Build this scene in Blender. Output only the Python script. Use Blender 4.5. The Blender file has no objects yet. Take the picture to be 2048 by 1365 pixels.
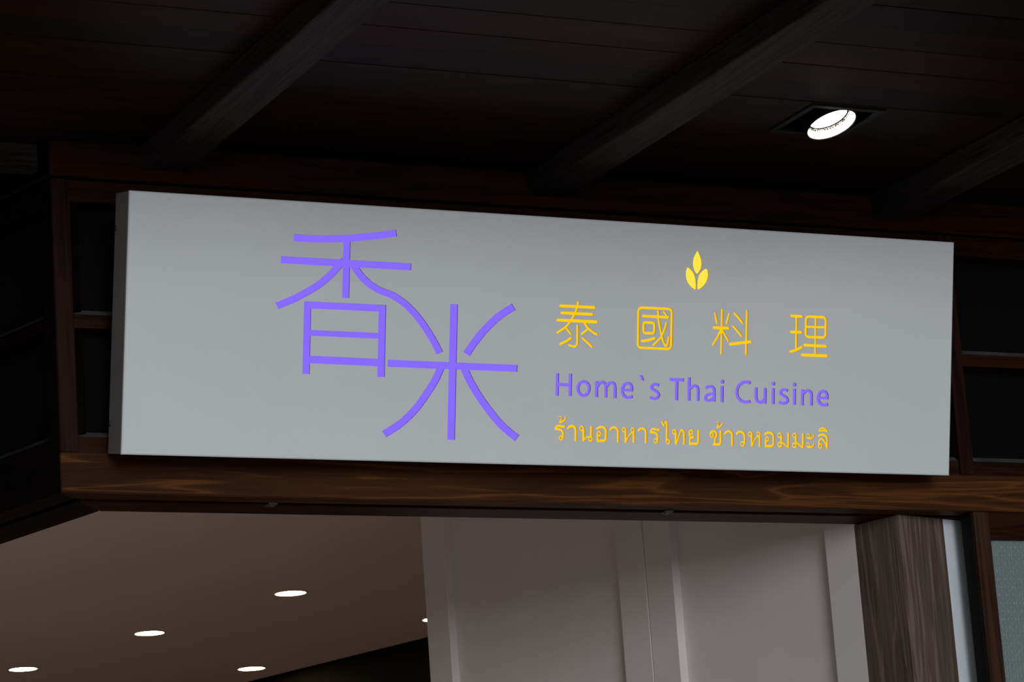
import bpy, bmesh, math, random
from mathutils import Vector, Matrix
from mathutils.geometry import delaunay_2d_cdt
random.seed(7)
EYE = 1.6
sc = bpy.context.scene
COL = sc.collection

# ------------------------------------------------------------------ camera
cam_d = bpy.data.cameras.new('camera')
cam_d.sensor_width = 36.0
cam_d.lens = 111.647
cam_d.clip_start = 0.1
cam_d.clip_end = 500
cam = bpy.data.objects.new('camera', cam_d)
COL.objects.link(cam)
rx = Vector((0.90141766, -0.42741107, -0.06903603))
dn = Vector((0.0397498, 0.2404828, -0.96983915))
fw = Vector((0.43112197, 0.87148597, 0.23376495))
m = Matrix((rx, -dn, -fw)).transposed().to_4x4()
m.translation = Vector((0, 0, EYE))
cam.matrix_world = m
sc.camera = cam

# ------------------------------------------------------------------ light
SKY = 1.3
world = bpy.data.worlds.new('overcast_sky')
sc.world = world
world.use_nodes = True
nt = world.node_tree
bg = nt.nodes['Background']
tc = nt.nodes.new('ShaderNodeTexCoord')
sep = nt.nodes.new('ShaderNodeSeparateXYZ')
rp = nt.nodes.new('ShaderNodeValToRGB')
nt.links.new(tc.outputs['Generated'], sep.inputs[0])
nt.links.new(sep.outputs['Z'], rp.inputs[0])
nt.links.new(rp.outputs[0], bg.inputs['Color'])
rp.color_ramp.elements[0].position = 0.0
rp.color_ramp.elements[0].color = (0.74, 0.78, 0.80, 1)
rp.color_ramp.elements[1].position = 0.7
rp.color_ramp.elements[1].color = (0.86, 0.95, 1.0, 1)
bg.inputs['Strength'].default_value = SKY
sun_d = bpy.data.lights.new('soft_sun', 'SUN')
sun_d.energy = 0.95
sun_d.angle = math.radians(18)
sun_d.color = (0.95, 0.97, 1.0)
sun = bpy.data.objects.new('soft_sun', sun_d)
COL.objects.link(sun)
sun.location = (-3, 0, 8)
sun.rotation_euler = Vector((0.20, 0.95, -0.07)).to_track_quat('-Z', 'Y').to_euler()

vs = sc.view_settings
sc.display_settings.display_device = 'sRGB'
vs.view_transform = 'Standard'
vs.look = 'None'
vs.exposure = 0.0
vs.gamma = 1.0
vs.use_curve_mapping = False

# ------------------------------------------------------------------ materials
def mat_new(name):
    mt = bpy.data.materials.new(name)
    mt.use_nodes = True
    return mt, mt.node_tree, mt.node_tree.nodes['Principled BSDF']

def plain(name, col, rough=0.6, metal=0.0, spec=0.5, var=0.0, scale=3.0, bump=0.0):
    mt, t, b = mat_new(name)
    b.inputs['Roughness'].default_value = rough
    b.inputs['Metallic'].default_value = metal
    b.inputs['Specular IOR Level'].default_value = spec
    g = t.nodes.new('ShaderNodeNewGeometry')
    n = t.nodes.new('ShaderNodeTexNoise')
    n.inputs['Scale'].default_value = scale
    n.inputs['Detail'].default_value = 4
    t.links.new(g.outputs['Position'], n.inputs['Vector'])
    r = t.nodes.new('ShaderNodeValToRGB')
    r.color_ramp.elements[0].position = 0.3
    r.color_ramp.elements[1].position = 0.7
    r.color_ramp.elements[0].color = tuple(c * (1 - var) for c in col) + (1,)
    r.color_ramp.elements[1].color = tuple(min(1, c * (1 + var)) for c in col) + (1,)
    t.links.new(n.outputs['Fac'], r.inputs[0])
    t.links.new(r.outputs[0], b.inputs['Base Color'])
    if bump:
        bp = t.nodes.new('ShaderNodeBump')
        n2 = t.nodes.new('ShaderNodeTexNoise')
        n2.inputs['Scale'].default_value = 180
        t.links.new(g.outputs['Position'], n2.inputs['Vector'])
        t.links.new(n2.outputs['Fac'], bp.inputs['Height'])
        bp.inputs['Strength'].default_value = bump
        bp.inputs['Distance'].default_value = 0.002
        t.links.new(bp.outputs[0], b.inputs['Normal'])
    return mt

def wood(name, dark, light, axis=0, rotz=0.0, grain=(1.3, 14, 14), rough=0.5, spec=0.4, tint=0.0,
         rings=0.55, fine=0.35, bump=0.25, wave=2.2, lines=False):
    """stained timber: long fibre noise along `axis`, cathedral bands and a tint that differs per board"""
    mt, t, b = mat_new(name)
    L = t.links
    g = t.nodes.new('ShaderNodeNewGeometry')
    oi = t.nodes.new('ShaderNodeObjectInfo')
    mp = t.nodes.new('ShaderNodeMapping')
    mp.vector_type = 'POINT'
    mp.inputs['Rotation'].default_value = (0, 0, -rotz)
    L.new(g.outputs['Position'], mp.inputs['Vector'])
    off = t.nodes.new('ShaderNodeVectorMath'); off.operation = 'SCALE'
    comb = t.nodes.new('ShaderNodeCombineXYZ')
    comb.inputs[0].default_value = 7.0; comb.inputs[1].default_value = 11.0; comb.inputs[2].default_value = 5.0
    L.new(comb.outputs[0], off.inputs[0]); L.new(oi.outputs['Random'], off.inputs['Scale'])
    add = t.nodes.new('ShaderNodeVectorMath'); add.operation = 'ADD'
    L.new(mp.outputs[0], add.inputs[0]); L.new(off.outputs[0], add.inputs[1])
    s = [grain[1], grain[1], grain[1]]; s[axis] = grain[0]
    sc1 = t.nodes.new('ShaderNodeVectorMath'); sc1.operation = 'MULTIPLY'
    sc1.inputs[1].default_value = s
    L.new(add.outputs[0], sc1.inputs[0])
    n1 = t.nodes.new('ShaderNodeTexNoise')
    n1.inputs['Scale'].default_value = 1.0; n1.inputs['Detail'].default_value = 3
    n1.inputs['Distortion'].default_value = 0.6
    L.new(sc1.outputs[0], n1.inputs['Vector'])
    wv = t.nodes.new('ShaderNodeMath'); wv.operation = 'MULTIPLY'; wv.inputs[1].default_value = wave * 6.28
    L.new(n1.outputs['Fac'], wv.inputs[0])
    sn = t.nodes.new('ShaderNodeMath'); sn.operation = 'SINE'
    L.new(wv.outputs[0], sn.inputs[0])
    ab = t.nodes.new('ShaderNodeMath'); ab.operation = 'ABSOLUTE'
    L.new(sn.outputs[0], ab.inputs[0])
    if lines:      # thin bright growth lines instead of broad bands
        iv = t.nodes.new('ShaderNodeMath'); iv.operation = 'SUBTRACT'; iv.inputs[0].default_value = 1.0
        L.new(ab.outputs[0], iv.inputs[1])
        pw = t.nodes.new('ShaderNodeMath'); pw.operation = 'POWER'; pw.inputs[1].default_value = 3.0
        L.new(iv.outputs[0], pw.inputs[0]); ab = pw
    s2 = [260, 260, 260]; s2[axis] = 5
    sc2 = t.nodes.new('ShaderNodeVectorMath'); sc2.operation = 'MULTIPLY'
    sc2.inputs[1].default_value = s2
    L.new(add.outputs[0], sc2.inputs[0])
    n2 = t.nodes.new('ShaderNodeTexNoise'); n2.inputs['Scale'].default_value = 1.0; n2.inputs['Detail'].default_value = 4
    L.new(sc2.outputs[0], n2.inputs['Vector'])
    s3 = [7, 7, 7]; s3[axis] = 1.2
    sc3 = t.nodes.new('ShaderNodeVectorMath'); sc3.operation = 'MULTIPLY'; sc3.inputs[1].default_value = s3
    L.new(add.outputs[0], sc3.inputs[0])
    n3 = t.nodes.new('ShaderNodeTexNoise'); n3.inputs['Scale'].default_value = 1.0; n3.inputs['Detail'].default_value = 2
    L.new(sc3.outputs[0], n3.inputs['Vector'])
    # f = rings*ab + fine*n2 + rest*n3
    def mul(a, k):
        q = t.nodes.new('ShaderNodeMath'); q.operation = 'MULTIPLY'; q.inputs[1].default_value = k
        L.new(a, q.inputs[0]); return q.outputs[0]
    def plus(a, c):
        q = t.nodes.new('ShaderNodeMath'); q.operation = 'ADD'
        L.new(a, q.inputs[0]); L.new(c, q.inputs[1]); return q.outputs[0]
    f = plus(plus(mul(ab.outputs[0], rings), mul(n2.outputs['Fac'], fine)), mul(n3.outputs['Fac'], 1 - rings * .7 - fine * .5))
    r = t.nodes.new('ShaderNodeValToRGB')
    r.color_ramp.elements[0].position = 0.35 if not lines else 0.3; r.color_ramp.elements[1].position = 0.95 if not lines else .85
    r.color_ramp.elements[0].color = tuple(dark) + (1,); r.color_ramp.elements[1].color = tuple(light) + (1,)
    L.new(f, r.inputs[0])
    out = r.outputs[0]
    if tint:
        r2 = t.nodes.new('ShaderNodeValToRGB')
        r2.color_ramp.interpolation = 'CONSTANT'
        cols = [(1.5, 1.0, .8), (.75, .8, .9), (1.9, .95, .65), (1.0, 1.0, .95), (1.5, 1.25, .9), (.9, .8, .85), (1.2, 1.1, 1.0)]
        r2.color_ramp.elements[0].color = tuple(c * .5 for c in cols[0]) + (1,)
        r2.color_ramp.elements[1].position = 1 / 7; r2.color_ramp.elements[1].color = tuple(c * .5 for c in cols[1]) + (1,)
        for i in range(2, 7):
            e = r2.color_ramp.elements.new(i / 7); e.color = tuple(c * .5 for c in cols[i]) + (1,)
        L.new(oi.outputs['Random'], r2.inputs[0])
        mx = t.nodes.new('ShaderNodeMix'); mx.data_type = 'RGBA'; mx.blend_type = 'MULTIPLY'
        mx.inputs[0].default_value = tint
        L.new(out, mx.inputs[6]); L.new(r2.outputs[0], mx.inputs[7])
        out = mx.outputs[2]
    L.new(out, b.inputs['Base Color'])
    b.inputs['Roughness'].default_value = rough
    b.inputs['Specular IOR Level'].default_value = spec
    bp = t.nodes.new('ShaderNodeBump'); bp.inputs['Strength'].default_value = bump; bp.inputs['Distance'].default_value = 0.001
    L.new(n2.outputs['Fac'], bp.inputs['Height']); L.new(bp.outputs[0], b.inputs['Normal'])
    return mt

def glow(name, col, strength, base=None, rough=0.3):
    mt, t, b = mat_new(name)
    b.inputs['Base Color'].default_value = tuple(base or col) + (1,)
    b.inputs['Emission Color'].default_value = tuple(col) + (1,)
    b.inputs['Emission Strength'].default_value = strength
    b.inputs['Roughness'].default_value = rough
    b.inputs['Specular IOR Level'].default_value = .08
    return mt

AL = 0.253704                      # the skew of the side wall and of the interior
dX, dY = -math.sin(AL), math.cos(AL)
M = {}
M['header'] = wood('stained_header_wood', (.034, .0115, .0042), (.120, .043, .012), 0, grain=(.8, 15), rough=.55, spec=.05, wave=2.4, lines=True)
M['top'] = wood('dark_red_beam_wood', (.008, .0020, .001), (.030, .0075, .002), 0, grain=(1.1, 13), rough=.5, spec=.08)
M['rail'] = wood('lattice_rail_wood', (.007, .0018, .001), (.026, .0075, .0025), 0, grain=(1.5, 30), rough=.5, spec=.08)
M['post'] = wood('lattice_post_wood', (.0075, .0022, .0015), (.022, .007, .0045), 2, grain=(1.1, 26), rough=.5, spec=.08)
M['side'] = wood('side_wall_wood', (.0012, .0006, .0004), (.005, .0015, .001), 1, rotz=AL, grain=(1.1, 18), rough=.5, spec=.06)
M['plank'] = wood('soffit_plank_wood', (.011, .0056, .0034), (.036, .0185, .011), 0, grain=(1.2, 15), rough=.55, spec=.08, tint=1.0, rings=.3, fine=.45, bump=.3)
M['rafter'] = wood('weathered_rafter_wood', (.013, .0082, .0068), (.046, .033, .028), 1, grain=(1.4, 40), rough=.65, spec=.08, rings=.4, fine=.55, bump=.6)
M['block'] = wood('grey_joist_wood', (.008, .006, .0042), (.025, .021, .015), 0, grain=(1.4, 30), rough=.65, spec=.08)
M['column'] = wood('ribbed_column_veneer', (.038, .026, .020), (.165, .122, .102), 2, grain=(.9, 16), rough=.6, spec=.12, rings=.45, fine=.75, bump=.5, wave=2.6, lines=True)
M['frame'] = wood('window_frame_wood', (.008, .0025, .0015), (.050, .016, .005), 2, grain=(.9, 20), rough=.45, spec=.25)
M['jamb'] = plain('black_stained_jamb', (.008, .0065, .005), .6, spec=.1, var=.3, scale=12)
M['black'] = plain('black_backing', (.0025, .0018, .0016), .8, spec=.1)
M['white'] = plain('white_door_paint', (.72, .665, .65), .55, var=.03, scale=4, bump=.05)
M['whiteside'] = plain('bare_white_board', (.72, .75, .79), .55, var=.04, scale=9)
M['ceil'] = plain('interior_ceiling_paint', (.90, .80, .77), .8, var=.015, scale=2)
M['sign'] = plain('grey_white_sign_face', (.76, .785, .80), .42, spec=.5, var=.02, scale=2.5, bump=.03)
M['signside'] = plain('grey_steel_sign_side', (.27, .245, .24), .5, metal=.15, var=.06, scale=8)
M['cut'] = plain('dark_cut_edge', (.05, .05, .07), .6, spec=.1)
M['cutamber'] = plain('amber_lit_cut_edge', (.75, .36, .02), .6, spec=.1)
M['skylit'] = plain('skylit_grey_ledge', (.06, .062, .06), .7, spec=.1, var=.25, scale=14)  # sky highlight on the rail slopes, painted as a lighter grey
M['skylit_side'] = plain('skylit_dark_ledge', (.035, .033, .03), .7, spec=.1, var=.4, scale=14)  # fainter painted sky highlight for the side wall rails
M['steel'] = plain('dark_screw_steel', (.05, .05, .05), .4, metal=.8)
M['p'] = glow('purple_backlit_acrylic', (.245, .142, 1.0), .94, (.03, .02, .12))
M['y'] = glow('amber_backlit_acrylic', (1.0, .585, .0), 1.0, (.10, .05, .0))
M['l'] = glow('yellow_backlit_acrylic', (1.0, .77, .06), 1.0, (.1, .08, .01))
M['lamp'] = glow('spotlight_diffuser', (1.0, .95, .88), 12.0, (.8, .8, .8))
M['down'] = glow('downlight_lens', (1.0, .70, .38), 75.0, (.8, .8, .8))
M['housing'] = plain('black_fixture_paint', (.006, .0055, .005), .6, spec=.1, var=.2, scale=20)
M['trimmetal'] = plain('dark_fixture_rim', (.016, .014, .013), .5, metal=.1, spec=.15)
M['reflector'] = plain('warm_reflector', (.95, .91, .84), .3, metal=.0)
M['ring'] = plain('downlight_ring_paint', (.6, .5, .42), .6)
M['clip'] = plain('grey_metal_clip', (.10, .09, .08), .45, metal=.6, var=.3, scale=60)
M['ground'] = plain('grey_stone_paving', (.30, .29, .275), .8, var=.15, scale=1.5)
M['blocker'] = plain('dark_blocker', (.05, .04, .035), .8, var=.2)  # colour of the unseen blocks added to hold back side light
M['inwall'] = plain('dark_inner_wall', (.004, .0035, .003), .8, spec=.1)
M['floorin'] = plain('brown_floor', (.62, .47, .38), .6, var=.15, scale=1.2)

def glass_mat():
    mt, t, b = mat_new('embossed_obscure_glass')
    L = t.links
    b.inputs['Base Color'].default_value = (.29, .34, .34, 1)
    b.inputs['Roughness'].default_value = .28
    b.inputs['Transmission Weight'].default_value = .35
    b.inputs['IOR'].default_value = 1.45
    g = t.nodes.new('ShaderNodeNewGeometry')
    s = t.nodes.new('ShaderNodeSeparateXYZ'); L.new(g.outputs['Position'], s.inputs[0])
    def M2(op, a, c=None):
        q = t.nodes.new('ShaderNodeMath'); q.operation = op
        for i, v in enumerate((a, c)):
            if v is None: continue
            if isinstance(v, (int, float)): q.inputs[i].default_value = v
            else: L.new(v, q.inputs[i])
        return q.outputs[0]
    P = 0.056
    def cell(v, o): return M2('SUBTRACT', M2('FRACT', M2('ADD', M2('DIVIDE', v, P), o)), .5)
    hs = []
    for o in (0.0, 0.5):
        cx, cz = cell(s.outputs['X'], o), cell(s.outputs['Z'], o)
        r = M2('SQRT', M2('ADD', M2('MULTIPLY', cx, cx), M2('MULTIPLY', cz, cz)))
        ring = M2('SUBTRACT', 1.0, M2('MULTIPLY', M2('ABSOLUTE', M2('SUBTRACT', r, .42)), 16.0))
        hs.append(M2('MAXIMUM', ring, 0.0))
        ring2 = M2('SUBTRACT', 1.0, M2('MULTIPLY', M2('ABSOLUTE', M2('SUBTRACT', r, .12)), 14.0))
        hs.append(M2('MAXIMUM', ring2, 0.0))
    h = M2('MAXIMUM', M2('MAXIMUM', hs[0], hs[1]), M2('MAXIMUM', hs[2], hs[3]))
    v = t.nodes.new('ShaderNodeTexNoise'); v.inputs['Scale'].default_value = 160
    L.new(g.outputs['Position'], v.inputs['Vector'])
    hh = M2('ADD', h, M2('MULTIPLY', v.outputs['Fac'], .5))
    bp = t.nodes.new('ShaderNodeBump'); bp.inputs['Strength'].default_value = .7; bp.inputs['Distance'].default_value = .0015
    L.new(hh, bp.inputs['Height']); L.new(bp.outputs[0], b.inputs['Normal'])
    return mt
M['glass'] = glass_mat()

# ------------------------------------------------------------------ helpers
def link(name, me, mt, parent=None, smooth=False):
    o = bpy.data.objects.new(name, me)
    COL.objects.link(o)
    if mt is not None and not me.materials: me.materials.append(mt)
    if parent is not None: o.parent = parent
    if smooth:
        for p in me.polygons: p.use_smooth = True
    return o

def org(o):
    p = Vector((0, 0, 0))
    while o is not None:
        p += o.location; o = o.parent
    return p

def obj(name, bm, mt, parent=None, smooth=False, origin=None):
    """world-space bmesh -> object with its origin on the parent (or at `origin`)"""
    base = Vector(origin) if origin is not None else Vector((0, 0, 0))
    if parent is not None: base = org(parent)
    bmesh.ops.recalc_face_normals(bm, faces=bm.faces)
    bm.transform(Matrix.Translation(-base))
    me = bpy.data.meshes.new(name)
    bm.to_mesh(me); bm.free()
    o = link(name, me, mt, parent, smooth)
    if parent is None: o.location = base
    return o

def tag(o, label=None, cat=None, group=None, kind=None):
    if label: o['label'] = label
    if cat: o['category'] = cat
    if group: o['group'] = group
    if kind: o['kind'] = kind
    return o

def empty(name, loc):
    o = bpy.data.objects.new(name, None)
    o.empty_display_size = .1
    COL.objects.link(o)
    o.location = loc
    return o

def prism(bm, poly, z0, z1, bevel=0.0):
    vb = [bm.verts.new((x, y, z0)) for x, y in poly]
    vt = [bm.verts.new((x, y, z1)) for x, y in poly]
    n = len(poly)
    fs = [bm.faces.new(vb[::-1]), bm.faces.new(vt)]
    for i in range(n):
        fs.append(bm.faces.new((vb[i], vb[(i + 1) % n], vt[(i + 1) % n], vt[i])))
    if bevel:
        es = list({e for f in fs for e in f.edges})
        bmesh.ops.bevel(bm, geom=es, offset=bevel, segments=1, affect='EDGES')
    return bm

class Frame:
    """a wall line: u along it, v into the building, z up (z counted from the eye)"""
    def __init__(s, o, d, i):
        s.o, s.d, s.i = o, d, i
    def pt(s, u, v):
        return (s.o[0] + s.d[0] * u + s.i[0] * v, s.o[1] + s.d[1] * u + s.i[1] * v)
    def box(s, bm, u0, u1, v0, v1, z0, z1, bevel=0.0, m0=0.0, m1=0.0):
        # m0/m1: mitre slopes, the end position shifts with v
        pts = [s.pt(u0 + m0 * v0, v0), s.pt(u1 + m1 * v0, v0), s.pt(u1 + m1 * v1, v1), s.pt(u0 + m0 * v1, v1)]
        return prism(bm, pts, z0 + EYE, z1 + EYE, bevel)

FR = Frame((2.91, 9.0), (1, 0), (0, 1))                      # shop front
LF = Frame((2.91, 9.0), (dX, dY), (math.cos(AL), math.sin(AL)))  # side wall, runs away to the left
RF = Frame((5.864, 9.277), (dX, dY), (math.cos(AL), math.sin(AL)))  # line of the panelled doors

def bar(name, fr, u0, u1, v0, v1, z0, z1, mt, parent, bevel=.003, m0=0, m1=0, label=None):
    o = obj(name, fr.box(bmesh.new(), u0, u1, v0, v1, z0, z1, bevel, m0, m1), mt, parent)
    if label: o['label'] = label
    return o

def sloped_rail(name, fr, u0, u1, v0, v1, z0, z1, cham, mt, parent, label=None, skylit=None):
    """rail whose front top edge is cut to a broad slope with mitred ends"""
    bm = bmesh.new()
    prof = [(v0, z0), (v1, z0), (v1, z1), (v0 + cham * 1.2, z1), (v0, z1 - cham)]
    a = [bm.verts.new((*fr.pt(u0, v), z + EYE)) for v, z in prof]
    c = [bm.verts.new((*fr.pt(u1, v), z + EYE)) for v, z in prof]
    bm.faces.new(a); bm.faces.new(c[::-1])
    for i in range(5):
        f = bm.faces.new((a[i], a[(i + 1) % 5], c[(i + 1) % 5], c[i]))
        if i == 3: f.material_index = 1  # sloped face gets the painted sky highlight
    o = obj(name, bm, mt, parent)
    o.data.materials.append(skylit)
    if label: o['label'] = label
    return o
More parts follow.
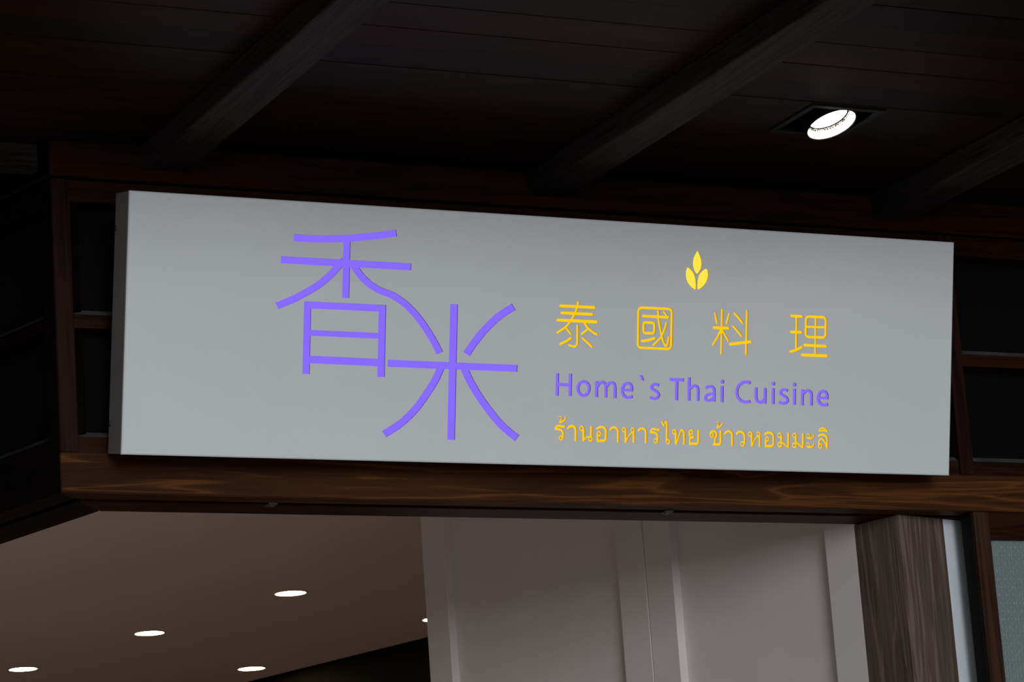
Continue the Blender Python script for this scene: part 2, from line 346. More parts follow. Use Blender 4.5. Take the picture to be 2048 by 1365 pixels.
# letter strokes on the sign: kind, width, centre line (tenths of a millimetre)
LETTERS = [
 ('big_character_xiang','p',[('b',205,[5321,6788,5696,6781,6229,6794,6716,6825,7204,6869,7694,6937,8186,7013,8749,7113]),('b',199,[7087,6845,7097,5012]),('b',204,[4916,6085,9278,6080]),('b',204,[7005,6182,6825,5985,6650,5784,6378,5529,6069,5295,5700,5079,5284,4858,4828,4666]),('b',204,[7264,6105,7369,5983,7621,5686,7937,5444,8288,5279,8651,5170,8992,4991,9222,4827,9550,4522,9842,4177,10109,3809,10339,3429]),('b',202,[5839,4838,5852,2615]),('b',209,[8342,4830,8357,2609]),('b',202,[5736,4740,8458,4746]),('b',166,[5869,3885,8331,3881]),('b',217,[5849,3065,8344,3053])]),
 ('big_character_mi','p',[('b',221,[10782,4983,10805,718]),('b',208,[8567,3043,13045,3044]),('b',221,[11257,3426,11502,3785,11871,4226,12338,4663,12857,4995]),('b',217,[10422,3053,10369,2934,10192,2552,9911,2123,9560,1656,9069,1189,8514,836]),('b',221,[11161,3056,11222,2937,11403,2594,11722,2130,12099,1681,12534,1236,13097,831])]),
 ('leaf','l',[('p',0,[19457,7134,19381,7014,19316,6891,19289,6764,19294,6633,19334,6503,19398,6399,19457,6344,19520,6405,19586,6504,19624,6613,19631,6734,19606,6852,19552,6981,19495,7086])]),
 ('leaf','l',[('p',0,[19095,6554,19068,6532,19041,6429,19036,6310,19057,6191,19108,6074,19178,5982,19275,5903,19365,5857,19424,5850,19436,5899,19438,6018,19421,6161,19387,6291,19337,6384,19260,6470,19177,6531,19122,6553])]),
 ('leaf','l',[('p',0,[19817,6549,19842,6535,19874,6446,19884,6339,19866,6230,19822,6120,19749,6015,19656,5927,19562,5866,19495,5851,19478,5877,19474,5996,19484,6140,19504,6249,19549,6359,19615,6440,19695,6503,19776,6543])]),
 ('character','y',[('r',87,[14522,5100,15730,5098]),('r',87,[14572,4877,15657,4876]),('r',92,[14438,4641,15824,4640]),('r',70,[15146,5242,15110,5065,15035,4868,14906,4644,14709,4418,14431,4238]),('r',75,[15376,4616,15522,4428,15689,4313,15841,4242]),('r',63,[14723,4419,14910,4214]),('r',68,[15523,4392,15302,4230]),('r',70,[15143,4490,15148,4122,15148,3928,15091,3829,14997,3820,14860,3858]),('r',75,[14916,4088,14749,3972,14546,3875]),('r',70,[15336,4095,15508,3971,15675,3837])]),
 ('character','y',[('k',76,[17334,5071,17366,5141,17444,5169,17943,5171,18445,5173,18524,5145,18557,5075,18560,4522,18563,3969,18532,3899,18453,3871,17952,3872,17453,3872,17374,3901,17342,3970,17338,4521]),('r',83,[17513,4902,18430,4898]),('r',69,[18054,5078,18069,4853,18133,4561,18210,4282,18285,4076,18372,3962,18431,4057,18461,4255]),('r',64,[18264,5063,18358,4964]),('r',66,[18370,4723,18301,4494,18170,4231,17915,3983]),('k',78,[17533,4634,17552,4676,17599,4694,17729,4696,17859,4698,17907,4682,17927,4641,17928,4528,17929,4415,17910,4373,17863,4355,17734,4353,17605,4351,17558,4367,17538,4409,17536,4521]),('r',81,[17491,4089,17728,4128,17948,4205])]),
 ('character','y',[('r',67,[20160,5096,20242,4785]),('r',67,[20688,5109,20600,4793]),('r',69,[20423,5232,20425,3794]),('r',89,[20133,4634,20672,4639]),('r',67,[20390,4556,20261,4303,20103,4074]),('r',64,[20453,4558,20585,4366,20683,4216]),('r',72,[20892,5128,21038,5005,21199,4833]),('r',67,[20852,4712,21007,4569,21174,4394]),('r',70,[21357,5238,21361,3805]),('r',87,[20754,4114,21521,4229])]),
 ('character','y',[('r',88,[23061,5147,23453,5144]),('r',85,[23054,4613,23443,4617]),('b',73,[23250,5125,23261,4048]),('r',80,[23043,3959,23279,4028,23479,4131]),('k',80,[23616,5061,23646,5125,23720,5152,23996,5154,24272,5156,24347,5130,24378,5066,24379,4817,24380,4569,24350,4505,24275,4478,23999,4477,23723,4476,23649,4502,23618,4566,23617,4813]),('b',65,[23636,4810,24366,4821]),('b',65,[23989,5132,23998,3888]),('r',85,[23579,4198,24406,4193]),('r',90,[23495,3868,24443,3872])]),
 ('letter','p',[('b',98,[14467,2942,14474,2222]),('b',98,[14932,2944,14936,2223]),('b',100,[14503,2585,14908,2585])]),
 ('letter','p',[('c',91,[15617,2492,15604,2404,15561,2329,15496,2277,15418,2258,15339,2272,15271,2319,15225,2392,15207,2478,15220,2565,15262,2641,15327,2692,15405,2712,15484,2697,15552,2650,15599,2578])]),
 ('letter','p',[('b',94,[15876,2742,15883,2221]),('b',89,[15907,2560,15958,2651,16062,2706,16155,2686,16211,2570,16221,2218]),('b',94,[16243,2571,16288,2648,16379,2705,16486,2686,16543,2558,16552,2212])]),
 ('letter','p',[('b',80,[16845,2488,17202,2485]),('b',92,[17154,2479,17145,2602,17084,2689,16991,2707,16885,2664,16817,2543,16821,2402,16882,2298,16990,2249,17096,2258,17197,2291])]),
 ('letter','p',[('p',0,[17410,2989,17525,2986,17605,2811,17514,2813])]),
 ('letter','p',[('b',90,[18156,2683,18048,2708,17940,2699,17872,2631,17896,2560,17999,2507,18095,2449,18143,2369,18100,2283,17993,2246,17885,2259,17823,2283])]),
 ('letter','p',[('b',100,[18528,2883,19058,2885]),('b',100,[18798,2883,18803,2215])]),
 ('letter','p',[('b',95,[19253,2977,19263,2215]),('b',90,[19293,2602,19351,2664,19453,2708,19549,2678,19592,2576,19597,2214])]),
 ('letter','p',[('b',91,[19868,2650,19971,2696,20080,2705,20163,2655,20193,2560,20197,2214]),('b',86,[20196,2470,20059,2460,19924,2420,19872,2335,19915,2260,20016,2249,20119,2290,20193,2357])]),
 ('letter','p',[('p',0,[20560,2879,20556,2852,20541,2829,20518,2814,20491,2807,20463,2812,20440,2826,20424,2848,20418,2874,20422,2901,20437,2924,20460,2940,20487,2946,20514,2942,20538,2928,20554,2906]),('b',98,[20484,2738,20493,2204])]),
 ('letter','p',[('b',96,[21556,2870,21422,2897,21298,2890,21162,2821,21074,2709,21045,2564,21070,2421,21162,2309,21288,2248,21426,2245,21566,2274])]),
 ('letter','p',[('b',96,[21764,2733,21770,2420,21812,2301,21910,2251,22020,2283,22096,2353]),('b',96,[22106,2730,22114,2206])]),
 ('letter','p',[('p',0,[22489,2878,22484,2851,22469,2827,22446,2811,22418,2805,22391,2810,22367,2824,22350,2846,22344,2873,22349,2900,22364,2923,22387,2939,22415,2945,22442,2941,22466,2926,22483,2904]),('b',99,[22415,2730,22423,2204])]),
 ('letter','p',[('b',92,[22981,2664,22874,2692,22762,2681,22700,2614,22715,2547,22823,2490,22923,2433,22972,2349,22927,2275,22816,2241,22704,2254,22642,2274])]),
 ('letter','p',[('p',0,[23298,2874,23293,2846,23278,2823,23255,2807,23227,2801,23199,2805,23175,2820,23158,2842,23152,2869,23157,2896,23172,2919,23195,2935,23223,2941,23251,2937,23275,2922,23292,2900]),('b',99,[23228,2738,23234,2203])]),
 ('letter','p',[('b',97,[23535,2729,23540,2195]),('b',97,[23572,2587,23646,2662,23750,2690,23844,2644,23881,2536,23887,2201])]),
 ('letter','p',[('b',83,[24174,2465,24542,2467]),('b',100,[24491,2458,24479,2580,24417,2663,24315,2691,24211,2639,24150,2521,24153,2375,24221,2280,24335,2235,24434,2242,24533,2265])]),
 ('thai_letter','y',[('b',67,[14450,1175,14490,1232,14531,1263,14593,1270,14656,1255,14719,1243,14761,1252,14763,1286]),('b',69,[14424,1165,14523,1163,14607,1151,14670,1125,14708,1079,14723,1014,14726,911,14720,865]),('c',45,[14723,883,14719,860,14706,841,14686,827,14662,822,14638,826,14618,838,14604,857,14598,880,14602,903,14615,923,14635,936,14659,941,14683,937,14704,925,14718,906])]),
 ('thai_tone_mark','y',[('c',26,[14672,1517,14668,1498,14658,1481,14641,1470,14621,1465,14601,1469,14584,1479,14572,1495,14567,1514,14571,1534,14582,1550,14598,1562,14618,1566,14638,1563,14655,1552,14667,1536]),('b',32,[14672,1503,14661,1451,14631,1423,14578,1379]),('b',50,[14571,1379,14652,1389,14725,1425,14775,1473,14800,1512,14817,1559])]),
 ('thai_letter','y',[('b',71,[14883,1168,14929,1235,14980,1268,15043,1276,15106,1258,15154,1213,15172,1148,15175,1045,15179,792])]),
 ('thai_letter','y',[('c',47,[15458,1209,15454,1184,15440,1162,15419,1148,15395,1142,15370,1146,15348,1160,15333,1181,15328,1206,15332,1231,15346,1253,15366,1267,15391,1273,15416,1269,15438,1255,15452,1234]),('b',73,[15454,1203,15462,800]),('b',47,[15470,823,15537,886,15598,930,15672,946,15746,929]),('b',70,[15730,1285,15730,938]),('c',47,[15781,879,15777,854,15765,833,15746,819,15723,813,15700,817,15680,831,15666,851,15661,875,15665,900,15677,921,15696,935,15719,941,15742,936,15762,923,15776,903])]),
 ('thai_letter','y',[('b',71,[15923,1183,15980,1241,16053,1268,16127,1271,16201,1247,16245,1196,16260,1131,16260,952,16259,887,16234,853,16192,833]),('b',70,[16213,834,15935,826]),('b',70,[15976,795,15969,1057]),('c',49,[16084,1060,16080,1034,16066,1012,16045,997,16020,991,15995,996,15974,1010,15959,1031,15953,1057,15957,1083,15971,1105,15992,1120,16017,1126,16042,1122,16063,1108,16078,1086])]),
 ('thai_letter','y',[('b',68,[16413,1165,16448,1230,16500,1264,16563,1273,16628,1254,16677,1208,16696,1152,16699,1058,16702,796])]),
 ('thai_letter','y',[('c',47,[16988,1208,16984,1183,16971,1162,16950,1148,16926,1143,16902,1147,16881,1160,16866,1180,16861,1204,16865,1228,16878,1249,16898,1264,16923,1269,16947,1265,16968,1252,16983,1232]),('b',70,[16977,1207,16981,792]),('b',47,[16996,802,17036,907,17087,993,17149,1070,17201,1119,17243,1130]),('c',45,[17299,1212,17295,1188,17283,1168,17263,1155,17240,1149,17217,1153,17197,1166,17183,1185,17178,1208,17182,1231,17195,1251,17214,1265,17237,1270,17260,1266,17280,1254,17294,1235]),('b',71,[17248,1139,17270,1093,17272,1027,17274,795])]),
 ('thai_letter','y',[('b',68,[17432,1165,17470,1226,17523,1260,17581,1269,17646,1249,17695,1204,17713,1143,17714,1038,17718,791])]),
 ('thai_letter','y',[('b',62,[17879,1157,17904,1205,17946,1251,18010,1263,18075,1252,18140,1232,18183,1239,18192,1279]),('b',66,[17858,1154,17949,1154,18024,1149,18089,1124,18136,1074,18146,1003,18149,899,18140,860]),('c',45,[18155,880,18151,855,18137,834,18117,819,18092,814,18068,818,18046,831,18032,852,18026,876,18030,901,18044,922,18064,937,18089,942,18114,938,18135,925,18150,904])]),
 ('thai_letter','y',[('b',59,[18285,1523,18360,1359]),('b',47,[18354,1359,18431,1518]),('b',66,[18415,1503,18455,1500,18473,1462,18479,1344,18482,1059,18483,869]),('c',47,[18605,868,18601,843,18587,822,18565,807,18540,802,18514,806,18492,819,18477,840,18471,864,18476,889,18490,910,18511,925,18536,931,18562,926,18584,913,18599,892])]),
 ('thai_letter','y',[('c',47,[18825,1197,18821,1172,18807,1150,18787,1136,18762,1130,18737,1135,18716,1148,18701,1169,18695,1193,18700,1218,18713,1239,18734,1254,18758,1259,18783,1255,18805,1242,18819,1221]),('b',73,[18817,1196,18823,788]),('b',52,[18850,798,19005,1263]),('b',67,[18978,1251,19043,1250,19093,1214,19120,1152,19123,1029,19126,786])]),
 ('thai_letter','y',[('c',48,[19454,1198,19449,1174,19435,1153,19414,1139,19388,1133,19362,1137,19340,1150,19325,1170,19319,1194,19324,1218,19338,1239,19359,1253,19385,1259,19411,1255,19433,1242,19448,1222]),('b',63,[19331,1225,19311,1177,19313,1120,19347,1063,19407,1036,19507,1034]),('b',61,[19473,1027,19408,1019,19358,983,19343,930,19344,825]),('b',69,[19304,821,19609,822]),('b',70,[19582,822,19635,847,19652,900,19651,995,19648,1281])]),
 ('thai_letter','y',[('c',48,[20223,1120,20218,1095,20205,1074,20184,1059,20159,1054,20134,1058,20112,1071,20097,1092,20091,1117,20096,1142,20109,1163,20130,1178,20155,1183,20181,1179,20202,1166,20217,1145]),('b',65,[20100,1112,20103,1184,20148,1233,20219,1254,20285,1232,20328,1176,20327,1109,20290,1041,20276,983,20279,849]),('b',67,[20196,818,20428,822]),('b',72,[20398,821,20457,842,20480,888,20480,1017,20475,1275])]),
 ('thai_tone_mark','y',[('c',27,[20406,1503,20403,1484,20393,1468,20377,1456,20358,1452,20340,1455,20323,1466,20312,1482,20308,1500,20311,1520,20321,1536,20337,1547,20356,1552,20375,1548,20391,1538,20402,1522]),('b',33,[20405,1489,20389,1436,20320,1376]),('b',48,[20311,1373,20388,1380,20453,1409,20506,1458,20538,1502,20557,1546])]),
 ('thai_letter','y',[('b',69,[20628,1150,20667,1214,20710,1248,20775,1263,20841,1247,20892,1201,20913,1134,20916,1029,20920,784])]),
 ('thai_letter','y',[('b',69,[21070,1153,21112,1216,21161,1251,21227,1264,21293,1245,21350,1199,21374,1137,21378,1041,21380,906,21364,858]),('c',46,[21381,866,21376,841,21363,820,21342,805,21316,799,21291,804,21269,817,21254,838,21248,863,21253,888,21267,909,21288,924,21313,930,21338,925,21360,912,21375,891])]),
 ('thai_letter','y',[('c',48,[21659,1195,21655,1169,21641,1148,21620,1133,21595,1127,21569,1132,21547,1145,21533,1166,21527,1191,21531,1216,21545,1238,21566,1252,21591,1258,21617,1254,21639,1240,21654,1219]),('b',69,[21654,1193,21657,784]),('b',48,[21676,794,21722,911,21775,1008,21840,1090,21899,1137]),('c',44,[21976,1206,21972,1183,21959,1163,21939,1150,21916,1145,21892,1149,21871,1161,21857,1180,21852,1203,21856,1226,21869,1245,21889,1259,21913,1264,21936,1260,21957,1248,21971,1229]),('b',69,[21921,1137,21945,1094,21949,1037,21950,782])]),
 ('thai_letter','y',[('b',69,[22135,1169,22191,1231,22257,1257,22324,1262,22402,1237,22454,1185,22472,1118,22478,916,22457,852,22402,819]),('b',69,[22419,818,22152,811]),('b',71,[22194,783,22187,1038]),('c',48,[22307,1046,22303,1020,22289,998,22268,983,22242,977,22217,982,22195,996,22180,1017,22174,1043,22178,1069,22192,1091,22213,1106,22239,1112,22264,1108,22287,1093,22302,1072])]),
 ('thai_letter','y',[('c',48,[22776,1186,22772,1161,22758,1139,22738,1124,22713,1119,22688,1123,22667,1137,22652,1158,22647,1183,22651,1208,22664,1230,22685,1244,22710,1250,22735,1246,22756,1232,22771,1211]),('b',70,[22773,1184,22777,957]),('c',52,[22797,878,22792,851,22778,828,22757,812,22731,806,22706,811,22684,825,22668,848,22663,874,22667,901,22681,924,22702,939,22728,945,22754,941,22776,926,22791,904]),('b',52,[22781,953,22883,912,22951,860,23037,787]),('b',70,[23038,1271,23046,783])]),
 ('thai_letter','y',[('c',48,[23352,1192,23347,1167,23333,1145,23312,1130,23286,1124,23260,1129,23238,1142,23223,1163,23217,1188,23222,1214,23236,1235,23257,1250,23283,1256,23309,1252,23331,1238,23346,1217]),('b',70,[23335,1190,23337,957]),('c',52,[23355,871,23350,844,23336,821,23315,805,23289,799,23263,804,23241,818,23226,841,23220,867,23224,894,23238,917,23260,933,23285,938,23311,934,23334,919,23349,897]),('b',52,[23341,953,23443,912,23512,860,23598,787]),('b',70,[23599,1269,23604,782])]),
 ('thai_letter','y',[('c',35,[23869,1199,23865,1178,23853,1159,23834,1146,23812,1141,23789,1145,23770,1157,23757,1175,23752,1196,23756,1218,23768,1236,23787,1249,23809,1254,23832,1250,23851,1238,23864,1221]),('b',50,[23755,1162,23792,1126,23854,1111,23922,1120,23983,1159,24016,1208,24033,1255]),('b',35,[23867,1185,23882,1127]),('c',35,[23873,905,23870,884,23857,865,23839,852,23816,847,23794,851,23774,863,23761,881,23756,902,23760,924,23772,942,23791,955,23813,960,23836,956,23855,945,23868,927]),('b',50,[23759,868,23798,831,23860,817,23927,826,23988,864,24020,914,24037,959]),('b',35,[23872,891,23887,832])]),
 ('thai_vowel_mark','y',[('b',49,[24209,1354,24253,1423,24308,1464,24370,1470,24433,1453,24491,1411,24552,1347]),('b',45,[24189,1363,24311,1381,24435,1380,24558,1357])]),
 ('thai_letter','y',[('b',68,[24186,1172,24247,1227,24314,1247,24382,1249,24450,1231,24508,1184,24532,1125,24537,1027,24536,784]),('b',60,[24230,854,24219,970,24234,1049,24273,1093,24329,1105,24392,1072,24445,1015,24492,929,24517,832]),('c',47,[24346,872,24342,845,24329,823,24308,808,24284,802,24259,807,24238,821,24223,842,24218,868,24222,894,24235,917,24256,932,24280,938,24305,933,24326,919,24341,898])]),
]

# ------------------------------------------------------------------ ground
bm = bmesh.new(); prism(bm, [(-40, -60), (60, -60), (60, 8.6), (-40, 8.6)], -.3, 0)
tag(obj('floor', bm, M['ground']), kind='structure')
bm = bmesh.new(); prism(bm, [(-40, 8.6), (60, 8.6), (60, 45), (-40, 45)], -.3, 0)
tag(obj('floor', bm, M['floorin']), kind='structure')

# unseen blocks added out of view on both sides to cut side light
for pts, hh in (([(8.95, -6), (15, -6), (15, 8.95), (8.95, 8.95)], 7.0), ([(-9, -4), (-3.6, -4), (-3.6, 30), (-9, 30)], 7.5)):
    bm = bmesh.new(); prism(bm, pts, 0, hh)
    tag(obj('light_blocker', bm, M['blocker']), kind='structure')

# ------------------------------------------------------------------ soffit: planks, one object each
soffit = tag(empty('ceiling', (4.5, 8.0, 2.996 + EYE)), kind='structure')
edges = [6.76, 6.93, 7.10, 7.27, 7.43, 7.60, 7.79, 7.95, 8.11, 8.413, 8.657, 8.899, 9.16, 9.42, 9.7, 9.95, 10.2, 10.5]
SQ = (5.134, 5.399, 8.128, 8.400)       # spotlight opening
for i in range(len(edges) - 1):
    y0, y1 = edges[i] + .0012, edges[i + 1] - .0012
    dz = random.uniform(0, .003)
    cuts = [1.0, 8.6]
    if abs(edges[i] - 8.11) < 1e-6:
        # the board that is cut out around the recessed spotlight, in one piece
        bm = bmesh.new()
        for a, b_, c, d_ in ((1.0, SQ[0], y0, y1), (SQ[1], 8.6, y0, y1), (SQ[0], SQ[1], y0, SQ[2]), (SQ[0], SQ[1], SQ[3], y1)):
            prism(bm, [(a, c), (b_, c), (b_, d_), (a, d_)], 2.996 + EYE, 3.016 + EYE)
        bmesh.ops.remove_doubles(bm, verts=bm.verts, dist=1e-5)
        obj('plank', bm, M['plank'], soffit); continue
    if y0 > 9.1: cuts = [.6, 2.86]      # beyond the front wall only the side eave goes on
    for a, b_ in zip(cuts, cuts[1:]):
        bm = bmesh.new(); prism(bm, [(a, y0), (b_, y0), (b_, y1), (a, y1)], 2.996 + dz + EYE, 3.016 + EYE, .0012)
        obj('plank', bm, M['plank'], soffit)
bm = bmesh.new(); prism(bm, [(.5, 6.70), (8.9, 6.70), (8.9, 30), (-4, 30), (.5, 12)], 3.13 + EYE, 3.25 + EYE)
tag(obj('roof_slab', bm, M['black']), kind='structure')
bm = bmesh.new(); prism(bm, [(.9, 6.70), (8.9, 6.70), (8.9, 6.76), (.9, 6.76)], 2.93 + EYE, 3.13 + EYE)
tag(obj('eave_fascia', bm, M['plank']), kind='structure')

# rafters under the planks
labels = ['dark rafter over the far left of the shop front', 'dark rafter crossing the soffit above the sign left corner',
          'dark rafter crossing the soffit above the middle of the sign', 'dark rafter at the right, beyond the recessed spotlight',
          'dark rafter far right past the end of the sign']
for k, lb in zip(range(-1, 4), labels):
    x0 = 3.212 + 1.336 * k
    bm = bmesh.new()
    prism(bm, [(x0, 6.77), (x0 + .148, 6.77), (x0 + .148, 8.9985), (x0, 8.9985)], 2.914 + EYE, 2.9955 + EYE, .004)
    tag(obj('rafter', bm, M['rafter'], origin=(x0 + .07, 8.99, 2.914 + EYE)), lb, 'rafter', 'rafters under the wooden soffit')
for y, x1, lb in ((9.055, 2.893, 'short grey joist stub left of the shop front corner, under the soffit'),
                  (10.35, 2.50, 'grey joist further back along the side wall')):
    bm = bmesh.new(); x1b = x1 - .045 * .26
    prism(bm, [(.7, y), (x1, y), (x1b, y + .045), (.7, y + .045)], 2.905 + EYE, 2.9955 + EYE, .004)
    tag(obj('joist', bm, M['block'], origin=(x1, y, 2.905 + EYE)), lb, 'joist')

# ------------------------------------------------------------------ shop front and side wall
U1 = 6.0
MT = .775
def wall(fr, name, hm, tm, rm, pm, U, posts, side):
    """header with a sliding-door groove, top beam, posts and sloped rails"""
    w = tag(empty(name, (*fr.pt(0, 0), 1.88 + EYE)), kind='structure')
    bar('front_board', fr, 0, U, 0, .085, 1.88, 2.007, hm, w, .003, MT)
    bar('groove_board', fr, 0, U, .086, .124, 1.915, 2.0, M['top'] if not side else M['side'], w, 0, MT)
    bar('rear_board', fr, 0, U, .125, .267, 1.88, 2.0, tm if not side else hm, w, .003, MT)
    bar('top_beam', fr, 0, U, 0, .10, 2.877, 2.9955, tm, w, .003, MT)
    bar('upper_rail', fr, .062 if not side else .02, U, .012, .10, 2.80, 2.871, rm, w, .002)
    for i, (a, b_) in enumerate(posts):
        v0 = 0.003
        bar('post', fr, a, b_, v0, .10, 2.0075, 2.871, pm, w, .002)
    edges_ = [(p[1], q_[0]) for p, q_ in zip(posts, posts[1:])]
    for a, b_ in edges_:
        sloped_rail('rail', fr, a, b_, .016, .09, 2.40, 2.461, .018, rm, w, skylit=M['skylit_side'] if side else M['skylit'])
        sloped_rail('rail', fr, a, b_, .016, .09, 2.0075, 2.077, .018, rm, w, skylit=M['skylit_side'] if side else M['skylit'])
    bar('backing_panel', fr, 0, U, .101, .118, 2.0015, 2.9955, M['black'], w, 0, MT)
    return w
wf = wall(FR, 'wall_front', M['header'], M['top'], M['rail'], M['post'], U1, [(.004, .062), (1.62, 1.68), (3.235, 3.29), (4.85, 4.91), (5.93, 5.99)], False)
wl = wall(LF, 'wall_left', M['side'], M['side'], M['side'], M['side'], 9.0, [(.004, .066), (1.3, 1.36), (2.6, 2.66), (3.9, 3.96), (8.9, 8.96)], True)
# skirts that close the wall between header and roof are part of the backing panel; far end walls of the room
def cap(name, pts, z0, z1, mt):
    bm = bmesh.new(); prism(bm, pts, z0 + EYE, z1 + EYE)
    return tag(obj(name, bm, mt), kind='structure')

# interior ceiling, its downlights and the black wall under it
HC = 2.65
a0, a1 = FR.pt(.14, .13), LF.pt(11.5, .13)
d0 = (7.502, 16.53)
def along(p, t): return (p[0] + dX * t, p[1] + dY * t)
r0 = along(d0, -7.3); r1 = along(d0, 5.0)
cap('ceiling', [a0, (r0[0] + 0.0, 9.13), (r0[0], 9.14), r0, r1, a1], HC, HC + .05, M['ceil'])
kk = .35
cap('wall_inner_right', [r0, (r0[0] + kk, r0[1]), (r1[0] + kk, r1[1]), r1], -EYE, HC - .001, M['inwall'])
cap('wall_back', [(-6, 22.0), (10, 22.0), (10, 22.2), (-6, 22.2)], -EYE, 3.0, M['inwall'])

dl = [(6.087, 15.083), (5.765, 16.370), (5.444, 17.668), (7.274, 15.885), (6.863, 17.693)]
dlab = ['round recessed downlight nearest the header, topmost of the glowing ones', 'round recessed downlight between two others in the longer row',
        'round recessed downlight in the lower left corner of the view', 'round recessed downlight half hidden behind the white door panels',
        'round recessed downlight close to the black inner wall']
def disc(bm, c, r, n, seg=32, r_in=0.0, thick=0.0):
    """flat disc or ring with normal n"""
    n = Vector(n).normalized(); t1 = n.orthogonal().normalized(); t2 = n.cross(t1)
    c = Vector(c)
    P = lambda rad, a, h=0: c + t1 * (rad * math.cos(a)) + t2 * (rad * math.sin(a)) + n * h
    an = [2 * math.pi * i / seg for i in range(seg)]
    if r_in == 0 and thick == 0:
        bm.faces.new([bm.verts.new(P(r, a)) for a in an]); return
    o0 = [bm.verts.new(P(r, a)) for a in an]; o1 = [bm.verts.new(P(r, a, thick)) for a in an]
    if r_in:
        i0 = [bm.verts.new(P(r_in, a)) for a in an]; i1 = [bm.verts.new(P(r_in, a, thick)) for a in an]
    for i in range(seg):
        j = (i + 1) % seg
        bm.faces.new((o0[i], o0[j], o1[j], o1[i]))
        if r_in:
            bm.faces.new((i0[i], i1[i], i1[j], i0[j]))
            bm.faces.new((o1[i], o1[j], i1[j], i1[i])); bm.faces.new((o0[i], i0[i], i0[j], o0[j]))
    if not r_in:
        bm.faces.new(o0[::-1]); bm.faces.new(o1)
proto = None
for (x, y), lb in zip(dl, dlab):
    if proto is None:
        e = empty('downlight', (x, y, HC + EYE)); proto = e
        bm = bmesh.new(); disc(bm, (x, y, HC + EYE - .0045), .080, (0, 0, 1), 40, thick=.004); obj('lens', bm, M['down'], e)
        bm = bmesh.new(); disc(bm, (x, y, HC + EYE - .0055), .0865, (0, 0, 1), 40, .080, .0053); obj('rim', bm, M['ring'], e)
    else:
        e = proto.copy(); COL.objects.link(e); e.location = (x, y, HC + EYE)
        for ch in list(proto.children):
            c = ch.copy(); COL.objects.link(c); c.parent = e
    tag(e, lb, 'downlight', 'downlights in the white interior ceiling')

# ------------------------------------------------------------------ white panelled doors, running into the room
def leaf(s0, s1, st0, st1, lab):
    e = tag(empty('panelled_door', (*RF.pt((s0 + s1) / 2, .05), -EYE + EYE)), lab, 'door', 'tall white doors beside the dark column')
    zt, zb = HC - .003, -EYE + .01
    bar('stile', RF, s0, s0 + st0, 0, .07, zb, zt, M['white'], e, .002)
    bar('stile', RF, s1 - st1, s1, 0, .07, zb, zt, M['white'], e, .002)
    bar('infill_panel', RF, s0 + st0 - .001, s1 - st1 + .001, .036, .06, zb, zt, M['white'], e, 0)
    bar('top_rail', RF, s0 + st0, s1 - st1, .001, .035, zt - .12, zt, M['white'], e, 0)
    bar('bottom_rail', RF, s0 + st0, s1 - st1, .001, .035, zb, zb + .2, M['white'], e, 0)
leaf(.002, 1.0795, .147, .145, 'tall white recessed-panel door right beside the dark wood column')
leaf(1.0825, 2.395, .152, .142, 'tall white recessed-panel door farther into the room')

# dark veneered column, turned with the inner room
CF = Frame((5.915, 9.073), (dX, dY), (math.cos(AL), math.sin(AL)))
col = tag(empty('column', (5.95, 9.18, 0)), 'dark wood-veneered square column under the right end of the header', 'column')
bar('left_facing', CF, .0, .210, .0, .012, -EYE + .001, 1.8785, M['column'], col, .0015)
bar('front_facing', Frame((5.915, 9.073), (math.cos(AL), math.sin(AL)), (dX, dY)), .0125, .226, .0, .012, -EYE + .001, 1.8785, M['column2'] if 'column2' in M else M['column'], col, .0015)
bar('core', CF, .013, .208, .0125, .222, -EYE + .001, 1.878, M['jamb'], col, 0)
ES = Frame((5.915, 9.073), (math.cos(AL), math.sin(AL)), (dX, dY))
wb = obj('filler_board', ES.box(bmesh.new(), .2265, .400, .004, .03, -EYE + .001, 1.878, .001), M['whiteside'], origin=(6.19, 9.15, 0))
tag(wb, 'narrow bare white board between the dark column and the window frame', 'board')

# ------------------------------------------------------------------ window with embossed glass, right of the column
win = tag(empty('window_1', (6.9, 9.05, 0)), kind='structure')
bar('jamb_board', FR, 3.262, 3.292, .0135, .080, -EYE + .001, 1.879, M['jamb'], win, .002)
bar('frame_post', FR, 3.2645, 3.326, .0, .0132, -EYE + .001, 1.879, M['frame'], win, .002)
bar('frame_post', FR, 3.2925, 3.326, .0135, .07, -EYE + .001, 1.879, M['frame'], win, .002)
bar('frame_post', FR, 4.86, 4.93, .0, .07, -EYE + .001, 1.879, M['frame'], win, .002)
bar('top_rail', FR, 3.3265, 4.8595, .004, .06, 1.783, 1.879, M['rail'], win, .002)
bar('bottom_rail', FR, 3.3265, 4.8595, .004, .06, -EYE + .001, -EYE + .3, M['rail'], win, .002)
bar('glass_pane', FR, 3.3268, 4.8592, .025, .031, -EYE + .3005, 1.7825, M['glass'], win, 0)
cap('wall_right', [(7.841, 9.0), (8.9, 9.0), (8.9, 9.1), (7.841, 9.1)], -EYE, 1.878, M['black'])

# small clips in the door groove
for u, v, lb in ((3.621 - 2.91, .084, 'small grey metal clip in the header groove near the left corner'), (5.027 - 2.91, .06, 'small grey metal clip in the header underside below the sign middle')):
    bm = FR.box(bmesh.new(), u - .015, u + .015, .075, .118, 1.8735, 1.8795, .001)
    FR.box(bm, u - .008, u + .008, .09, .105, 1.870, 1.8735, 0)
    tag(obj('groove_clip', bm, M['clip'], origin=(2.91 + u, 9.09, 1.88 + EYE)), lb, 'clip', 'clips under the header')

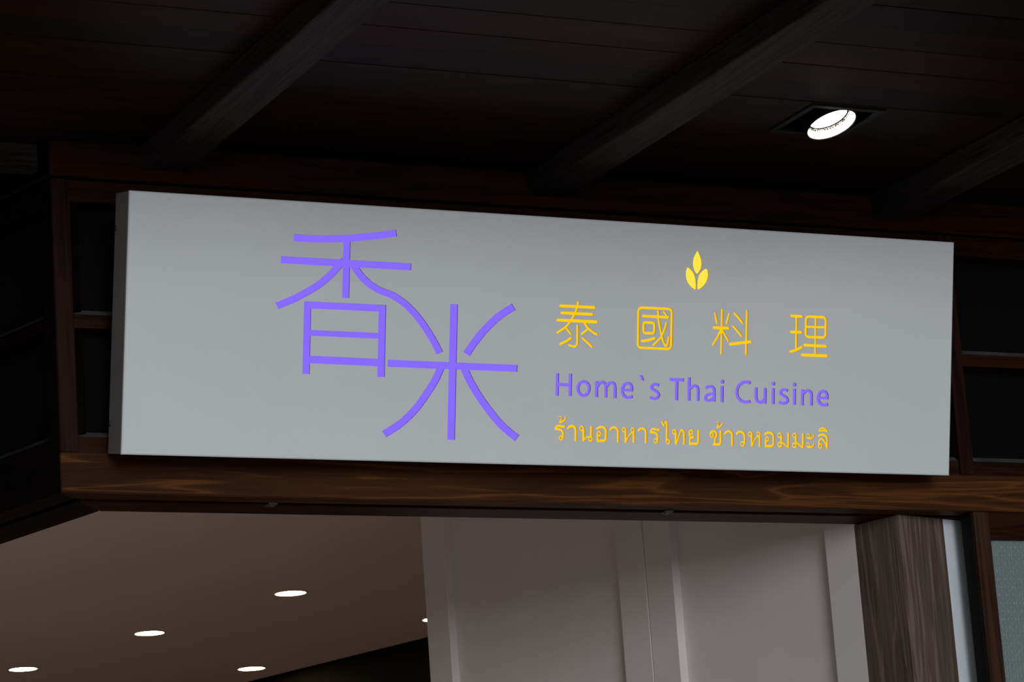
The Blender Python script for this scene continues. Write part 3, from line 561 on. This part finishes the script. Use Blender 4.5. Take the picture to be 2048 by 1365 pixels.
# ------------------------------------------------------------------ recessed gimbal spotlight
sp = tag(empty('recessed_spotlight', (5.266, 8.264, 2.996 + EYE)), 'lit round spotlight tilted in a black square recess in the wooden soffit', 'spotlight')
x0, x1, y0, y1 = SQ
def rect_ring(bm, a, z0, z1, t):
    (xa, xb, ya, yb) = a
    for p in ([(xa, ya), (xb, ya), (xb, ya + t), (xa, ya + t)], [(xa, yb - t), (xb, yb - t), (xb, yb), (xa, yb)],
              [(xa, ya + t), (xa + t, ya + t), (xa + t, yb - t), (xa, yb - t)], [(xb - t, ya + t), (xb, ya + t), (xb, yb - t), (xb - t, yb - t)]):
        prism(bm, p, z0 + EYE, z1 + EYE)
bm = bmesh.new(); rect_ring(bm, (x0 - .004, x1 + .004, y0 - .004, y1 + .004), 2.990, 2.9955, .022); obj('rim', bm, M['trimmetal'], sp)
bm = bmesh.new(); rect_ring(bm, (x0 + .001, x1 - .001, y0 + .001, y1 - .001), 2.9965, 3.115, .008)
prism(bm, [(x0 + .001, y0 + .001), (x1 - .001, y0 + .001), (x1 - .001, y1 - .001), (x0 + .001, y1 - .001)], 3.1155 + EYE, 3.12 + EYE)
obj('housing', bm, M['housing'], sp)
N = Vector((.125, -.305, -.944)).normalized()
C0 = Vector((5.272, 8.247, 2.975 + EYE))
T1 = N.orthogonal().normalized(); T2 = N.cross(T1)
bm = bmesh.new()          # black can
disc(bm, C0 - N * .075, .0865, N, 40, .0825, .077); obj('gimbal_can', bm, M['housing'], sp)
bm = bmesh.new(); disc(bm, C0 - N * .0765, .084, N, 40, thick=.001); obj('can_back', bm, M['housing'], sp)
bm = bmesh.new(); disc(bm, C0 - N * .0355, .066, N, 40, thick=.002); obj('bulb_face', bm, M['lamp'], sp)
bm = bmesh.new()          # faceted reflector cone
seg = 40
rings = [(.082, -.001), (.079, -.010), (.075, -.020), (.070, -.031)]
vr = [[bm.verts.new(C0 + N * h + (T1 * math.cos(2 * math.pi * (i + .5 * k) / seg) + T2 * math.sin(2 * math.pi * (i + .5 * k) / seg)) * r) for i in range(seg)] for k, (r, h) in enumerate(rings)]
for k in range(3):
    for i in range(seg):
        a, b_, c, d_ = vr[k][i], vr[k][(i + 1) % seg], vr[k + 1][(i + 1) % seg], vr[k + 1][i]
        bm.faces.new((a, b_, d_)); bm.faces.new((b_, c, d_))
o = obj('reflector', bm, M['reflector'], sp)
bm = bmesh.new()          # row of dark vents round the foot of the reflector
for i in range(48):
    for rr_, hh, r in ((.0665, -.0310, .0034), (.0705, -.0265, .0024)):
        a = 2 * math.pi * (i + (rr_ > .07) * .5) / 48
        p = C0 + N * hh + (T1 * math.cos(a) + T2 * math.sin(a)) * rr_
        bmesh.ops.create_icosphere(bm, subdivisions=1, radius=r * random.uniform(.6, 1.3), matrix=Matrix.Translation(p))
o = obj('vent_dots', bm, M['housing'], sp); o['kind'] = 'stuff'

# ------------------------------------------------------------------ the sign
TH = 0.220477
SA = Vector((3.0527, 8.850, 1.9699 + EYE))
SW, SH, SD = 2.938, .792, .130
eU = Vector((1, 0, 0)); eV = Vector((0, -math.sin(TH), math.cos(TH))); eN = Vector((0, math.cos(TH), math.sin(TH)))
def SP(u, v, n=0.0): return SA + eU * u + eV * v + eN * n
sign = tag(empty('lightbox_sign', SA), 'long grey-white box sign with purple and yellow backlit lettering, leaning forward over the header', 'sign')

K = 1.13      # letters are a little wider than tall in true proportion
def catmull(P, n=5):
    if len(P) < 3: return P
    out = []
    for i in range(len(P) - 1):
        p0 = P[max(i - 1, 0)]; p1 = P[i]; p2 = P[i + 1]; p3 = P[min(i + 2, len(P) - 1)]
        for k in range(n):
            t = k / n
            out.append(tuple(.5 * ((2 * b) + (-a + c) * t + (2 * a - 5 * b + 4 * c - d) * t * t + (-a + 3 * b - 3 * c + d) * t ** 3)
                             for a, b, c, d in zip(p0, p1, p2, p3)))
    out.append(P[-1])
    return out

def stroke_polys(kind, w, flat):
    P = [(flat[i] * 1e-4 / K, flat[i + 1] * 1e-4) for i in range(0, len(flat), 2)]
    if kind == 'p': return [P]
    h = w * 1.06e-4 / 2
    closed = kind in 'ck'
    if kind in 'br' and len(P) > 2: P = catmull(P, 4)
    n = len(P); L, R = [], []
    for i in range(n):
        if closed: a, b = P[i - 1], P[(i + 1) % n]
        else: a, b = P[max(i - 1, 0)], P[min(i + 1, n - 1)]
        dx, dy = b[0] - a[0], b[1] - a[1]; l = math.hypot(dx, dy) or 1
        nx, ny = -dy / l, dx / l
        L.append((P[i][0] + nx * h, P[i][1] + ny * h)); R.append((P[i][0] - nx * h, P[i][1] - ny * h))
    polys = []
    for i in range(n if closed else n - 1):
        j = (i + 1) % n
        polys.append([L[i], R[i], R[j], L[j]])
    if kind == 'r':
        for c in (P[0], P[-1]):
            polys.append([(c[0] + h * math.cos(2 * math.pi * k / 12), c[1] + h * math.sin(2 * math.pi * k / 12)) for k in range(12)])
    return polys

verts, faces, owner = [], [], []
def add_face(poly, who):
    ar = sum(poly[i - 1][0] * poly[i][1] - poly[i][0] * poly[i - 1][1] for i in range(len(poly)))
    if abs(ar) < 1e-9: return
    if ar < 0: poly = poly[::-1]
    i0 = len(verts)
    verts.extend(poly); faces.append(list(range(i0, i0 + len(poly)))); owner.append(who)
BV = .004
add_face([(BV, BV), (SW - BV, BV), (SW - BV, SH - BV), (BV, SH - BV)], -1)
for li, (nm, ck, sts) in enumerate(LETTERS):
    for kind, w, flat in sts:
        for poly in stroke_polys(kind, w, flat):
            add_face([(x * K, y) for x, y in poly], li)
res = delaunay_2d_cdt([Vector(v) for v in verts], [], faces, 0, 1e-6, False)
ov, oe, of = res[0], res[1], [list(f) for f in res[2]]
polys_bb = []
for f, w_ in zip(faces, owner):
    if w_ < 0: continue
    P = [verts[i] for i in f]; xs = [p[0] for p in P]; ys = [p[1] for p in P]
    polys_bb.append((min(xs), max(xs), min(ys), max(ys), P, w_))
grid = {}
for k, pb in enumerate(polys_bb):
    for gx in range(int(pb[0] / .03), int(pb[1] / .03) + 1):
        for gy in range(int(pb[2] / .03), int(pb[3] / .03) + 1): grid.setdefault((gx, gy), []).append(k)
def owner_at(x, y):
    for k in grid.get((int(x / .03), int(y / .03)), ()):
        x0_, x1_, y0_, y1_, P, w_ = polys_bb[k]
        if x < x0_ or x > x1_ or y < y0_ or y > y1_: continue
        ins = False
        for i in range(len(P)):
            (xa, ya_), (xb, yb_) = P[i - 1], P[i]
            if (ya_ > y) != (yb_ > y) and x < (xb - xa) * (y - ya_) / (yb_ - ya_) + xa: ins = not ins
        if ins: return w_
    return -1
who = []
for f in of:
    cx = sum(ov[i][0] for i in f) / len(f); cy = sum(ov[i][1] for i in f) / len(f)
    who.append(owner_at(cx, cy))
REC = .0040
# face plate with the letters cut through it
bm = bmesh.new()
fv = [bm.verts.new(SP(v[0], v[1], 0)) for v in ov]
edge_use = {}
for f, w_ in zip(of, who):
    if w_ == -1:
        try: bm.faces.new([fv[i] for i in f])
        except ValueError: pass
    if w_ is not None:
        for a, b in zip(f, f[1:] + f[:1]):
            edge_use.setdefault((min(a, b), max(a, b)), []).append(w_)
bv = {}
def back(i):
    if i not in bv: bv[i] = bm.verts.new(SP(ov[i][0], ov[i][1], REC + .001))
    return bv[i]
for (a, b), u in edge_use.items():
    if len(u) == 2 and (u[0] >= 0) != (u[1] >= 0):
        bm.faces.new((fv[a], fv[b], back(b), back(a))).material_index = 1 if LETTERS[max(u)][1] == 'p' else 2
# folded rim of the face plate
c0 = [(BV, BV), (SW - BV, BV), (SW - BV, SH - BV), (BV, SH - BV)]
c1 = [(0, 0), (SW, 0), (SW, SH), (0, SH)]
A = [bm.verts.new(SP(u, v, 0)) for u, v in c0]; B = [bm.verts.new(SP(u, v, .003)) for u, v in c1]; Cc = [bm.verts.new(SP(u, v, .012)) for u, v in c1]
for i in range(4):
    j = (i + 1) % 4
    bm.faces.new((A[i], A[j], B[j], B[i])); bm.faces.new((B[i], B[j], Cc[j], Cc[i]))
bmesh.ops.remove_doubles(bm, verts=bm.verts, dist=1e-6)
# keep the winding of the flat plate: all normals to the front
me = bpy.data.meshes.new('face_plate')
bmesh.ops.recalc_face_normals(bm, faces=bm.faces)
bm.transform(Matrix.Translation(-SA)); bm.to_mesh(me); bm.free()
me.materials.append(M['sign']); me.materials.append(M['cut']); me.materials.append(M['cutamber'])
link('face_plate', me, None, sign)
# acrylic letters sit just behind the plate
def tri_obj(name, sel, ck):
    bm = bmesh.new(); mp = {}
    def g(i, n):
        if (i, n) not in mp: mp[(i, n)] = bm.verts.new(SP(ov[i][0], ov[i][1], n))
        return mp[(i, n)]
    use = {}
    for f in sel:
        bm.faces.new([g(i, REC) for i in f]); bm.faces.new([g(i, REC + .004) for i in f[::-1]])
        for a, b in zip(f, f[1:] + f[:1]): use.setdefault((min(a, b), max(a, b)), []).append(1)
    for (a, b), u in use.items():
        if len(u) == 1: bm.faces.new((g(a, REC), g(b, REC), g(b, REC + .004), g(a, REC + .004)))
    o = obj(name, bm, M[ck], sign)
    o['label'] = {'p': 'glowing purple ', 'y': 'glowing amber ', 'l': 'glowing yellow '}[ck] + name.replace('_', ' ')
tri_by = {}
for f, w_ in zip(of, who):
    if w_ is not None and w_ >= 0: tri_by.setdefault(w_, []).append(f)
names = {'big_character_xiang': 'large_character', 'big_character_mi': 'large_character'}
for li, (nm, ck, _) in enumerate(LETTERS):
    if li in tri_by: tri_obj(names.get(nm, nm), tri_by[li], ck)
# steel box behind the plate
bm = bmesh.new()
q0 = [bm.verts.new(SP(u, v, .0125)) for u, v in ((.001, .001), (SW - .001, .001), (SW - .001, SH - .001), (.001, SH - .001))]
q1 = [bm.verts.new(SP(u, v, SD)) for u, v in ((.001, .001), (SW - .001, .001), (SW - .001, SH - .001), (.001, SH - .001))]
bm.faces.new(q0); bm.faces.new(q1[::-1])
for i in range(4): bm.faces.new((q0[i], q0[(i + 1) % 4], q1[(i + 1) % 4], q1[i]))
o = obj('steel_box', bm, M['signside'], sign); o['label'] = 'dark grey metal side of the sign'
for v in (.685, .09):
    bm = bmesh.new(); disc(bm, SP(.0005, v, .121), .007, (-1, 0, 0), 14, thick=.004); obj('screw', bm, M['steel'], sign)
for u in (.5, 1.47, 2.44):          # brackets that tie the box back to the wall
    bm = bmesh.new(); ya = SP(u, .70, SD).y + .001; z = SP(u, .70, SD).z
    prism(bm, [(SA.x + u - .02, ya), (SA.x + u + .02, ya), (SA.x + u + .02, 9.008), (SA.x + u - .02, 9.008)], z - .01, z + .01)
    obj('bracket', bm, M['steel'], sign)
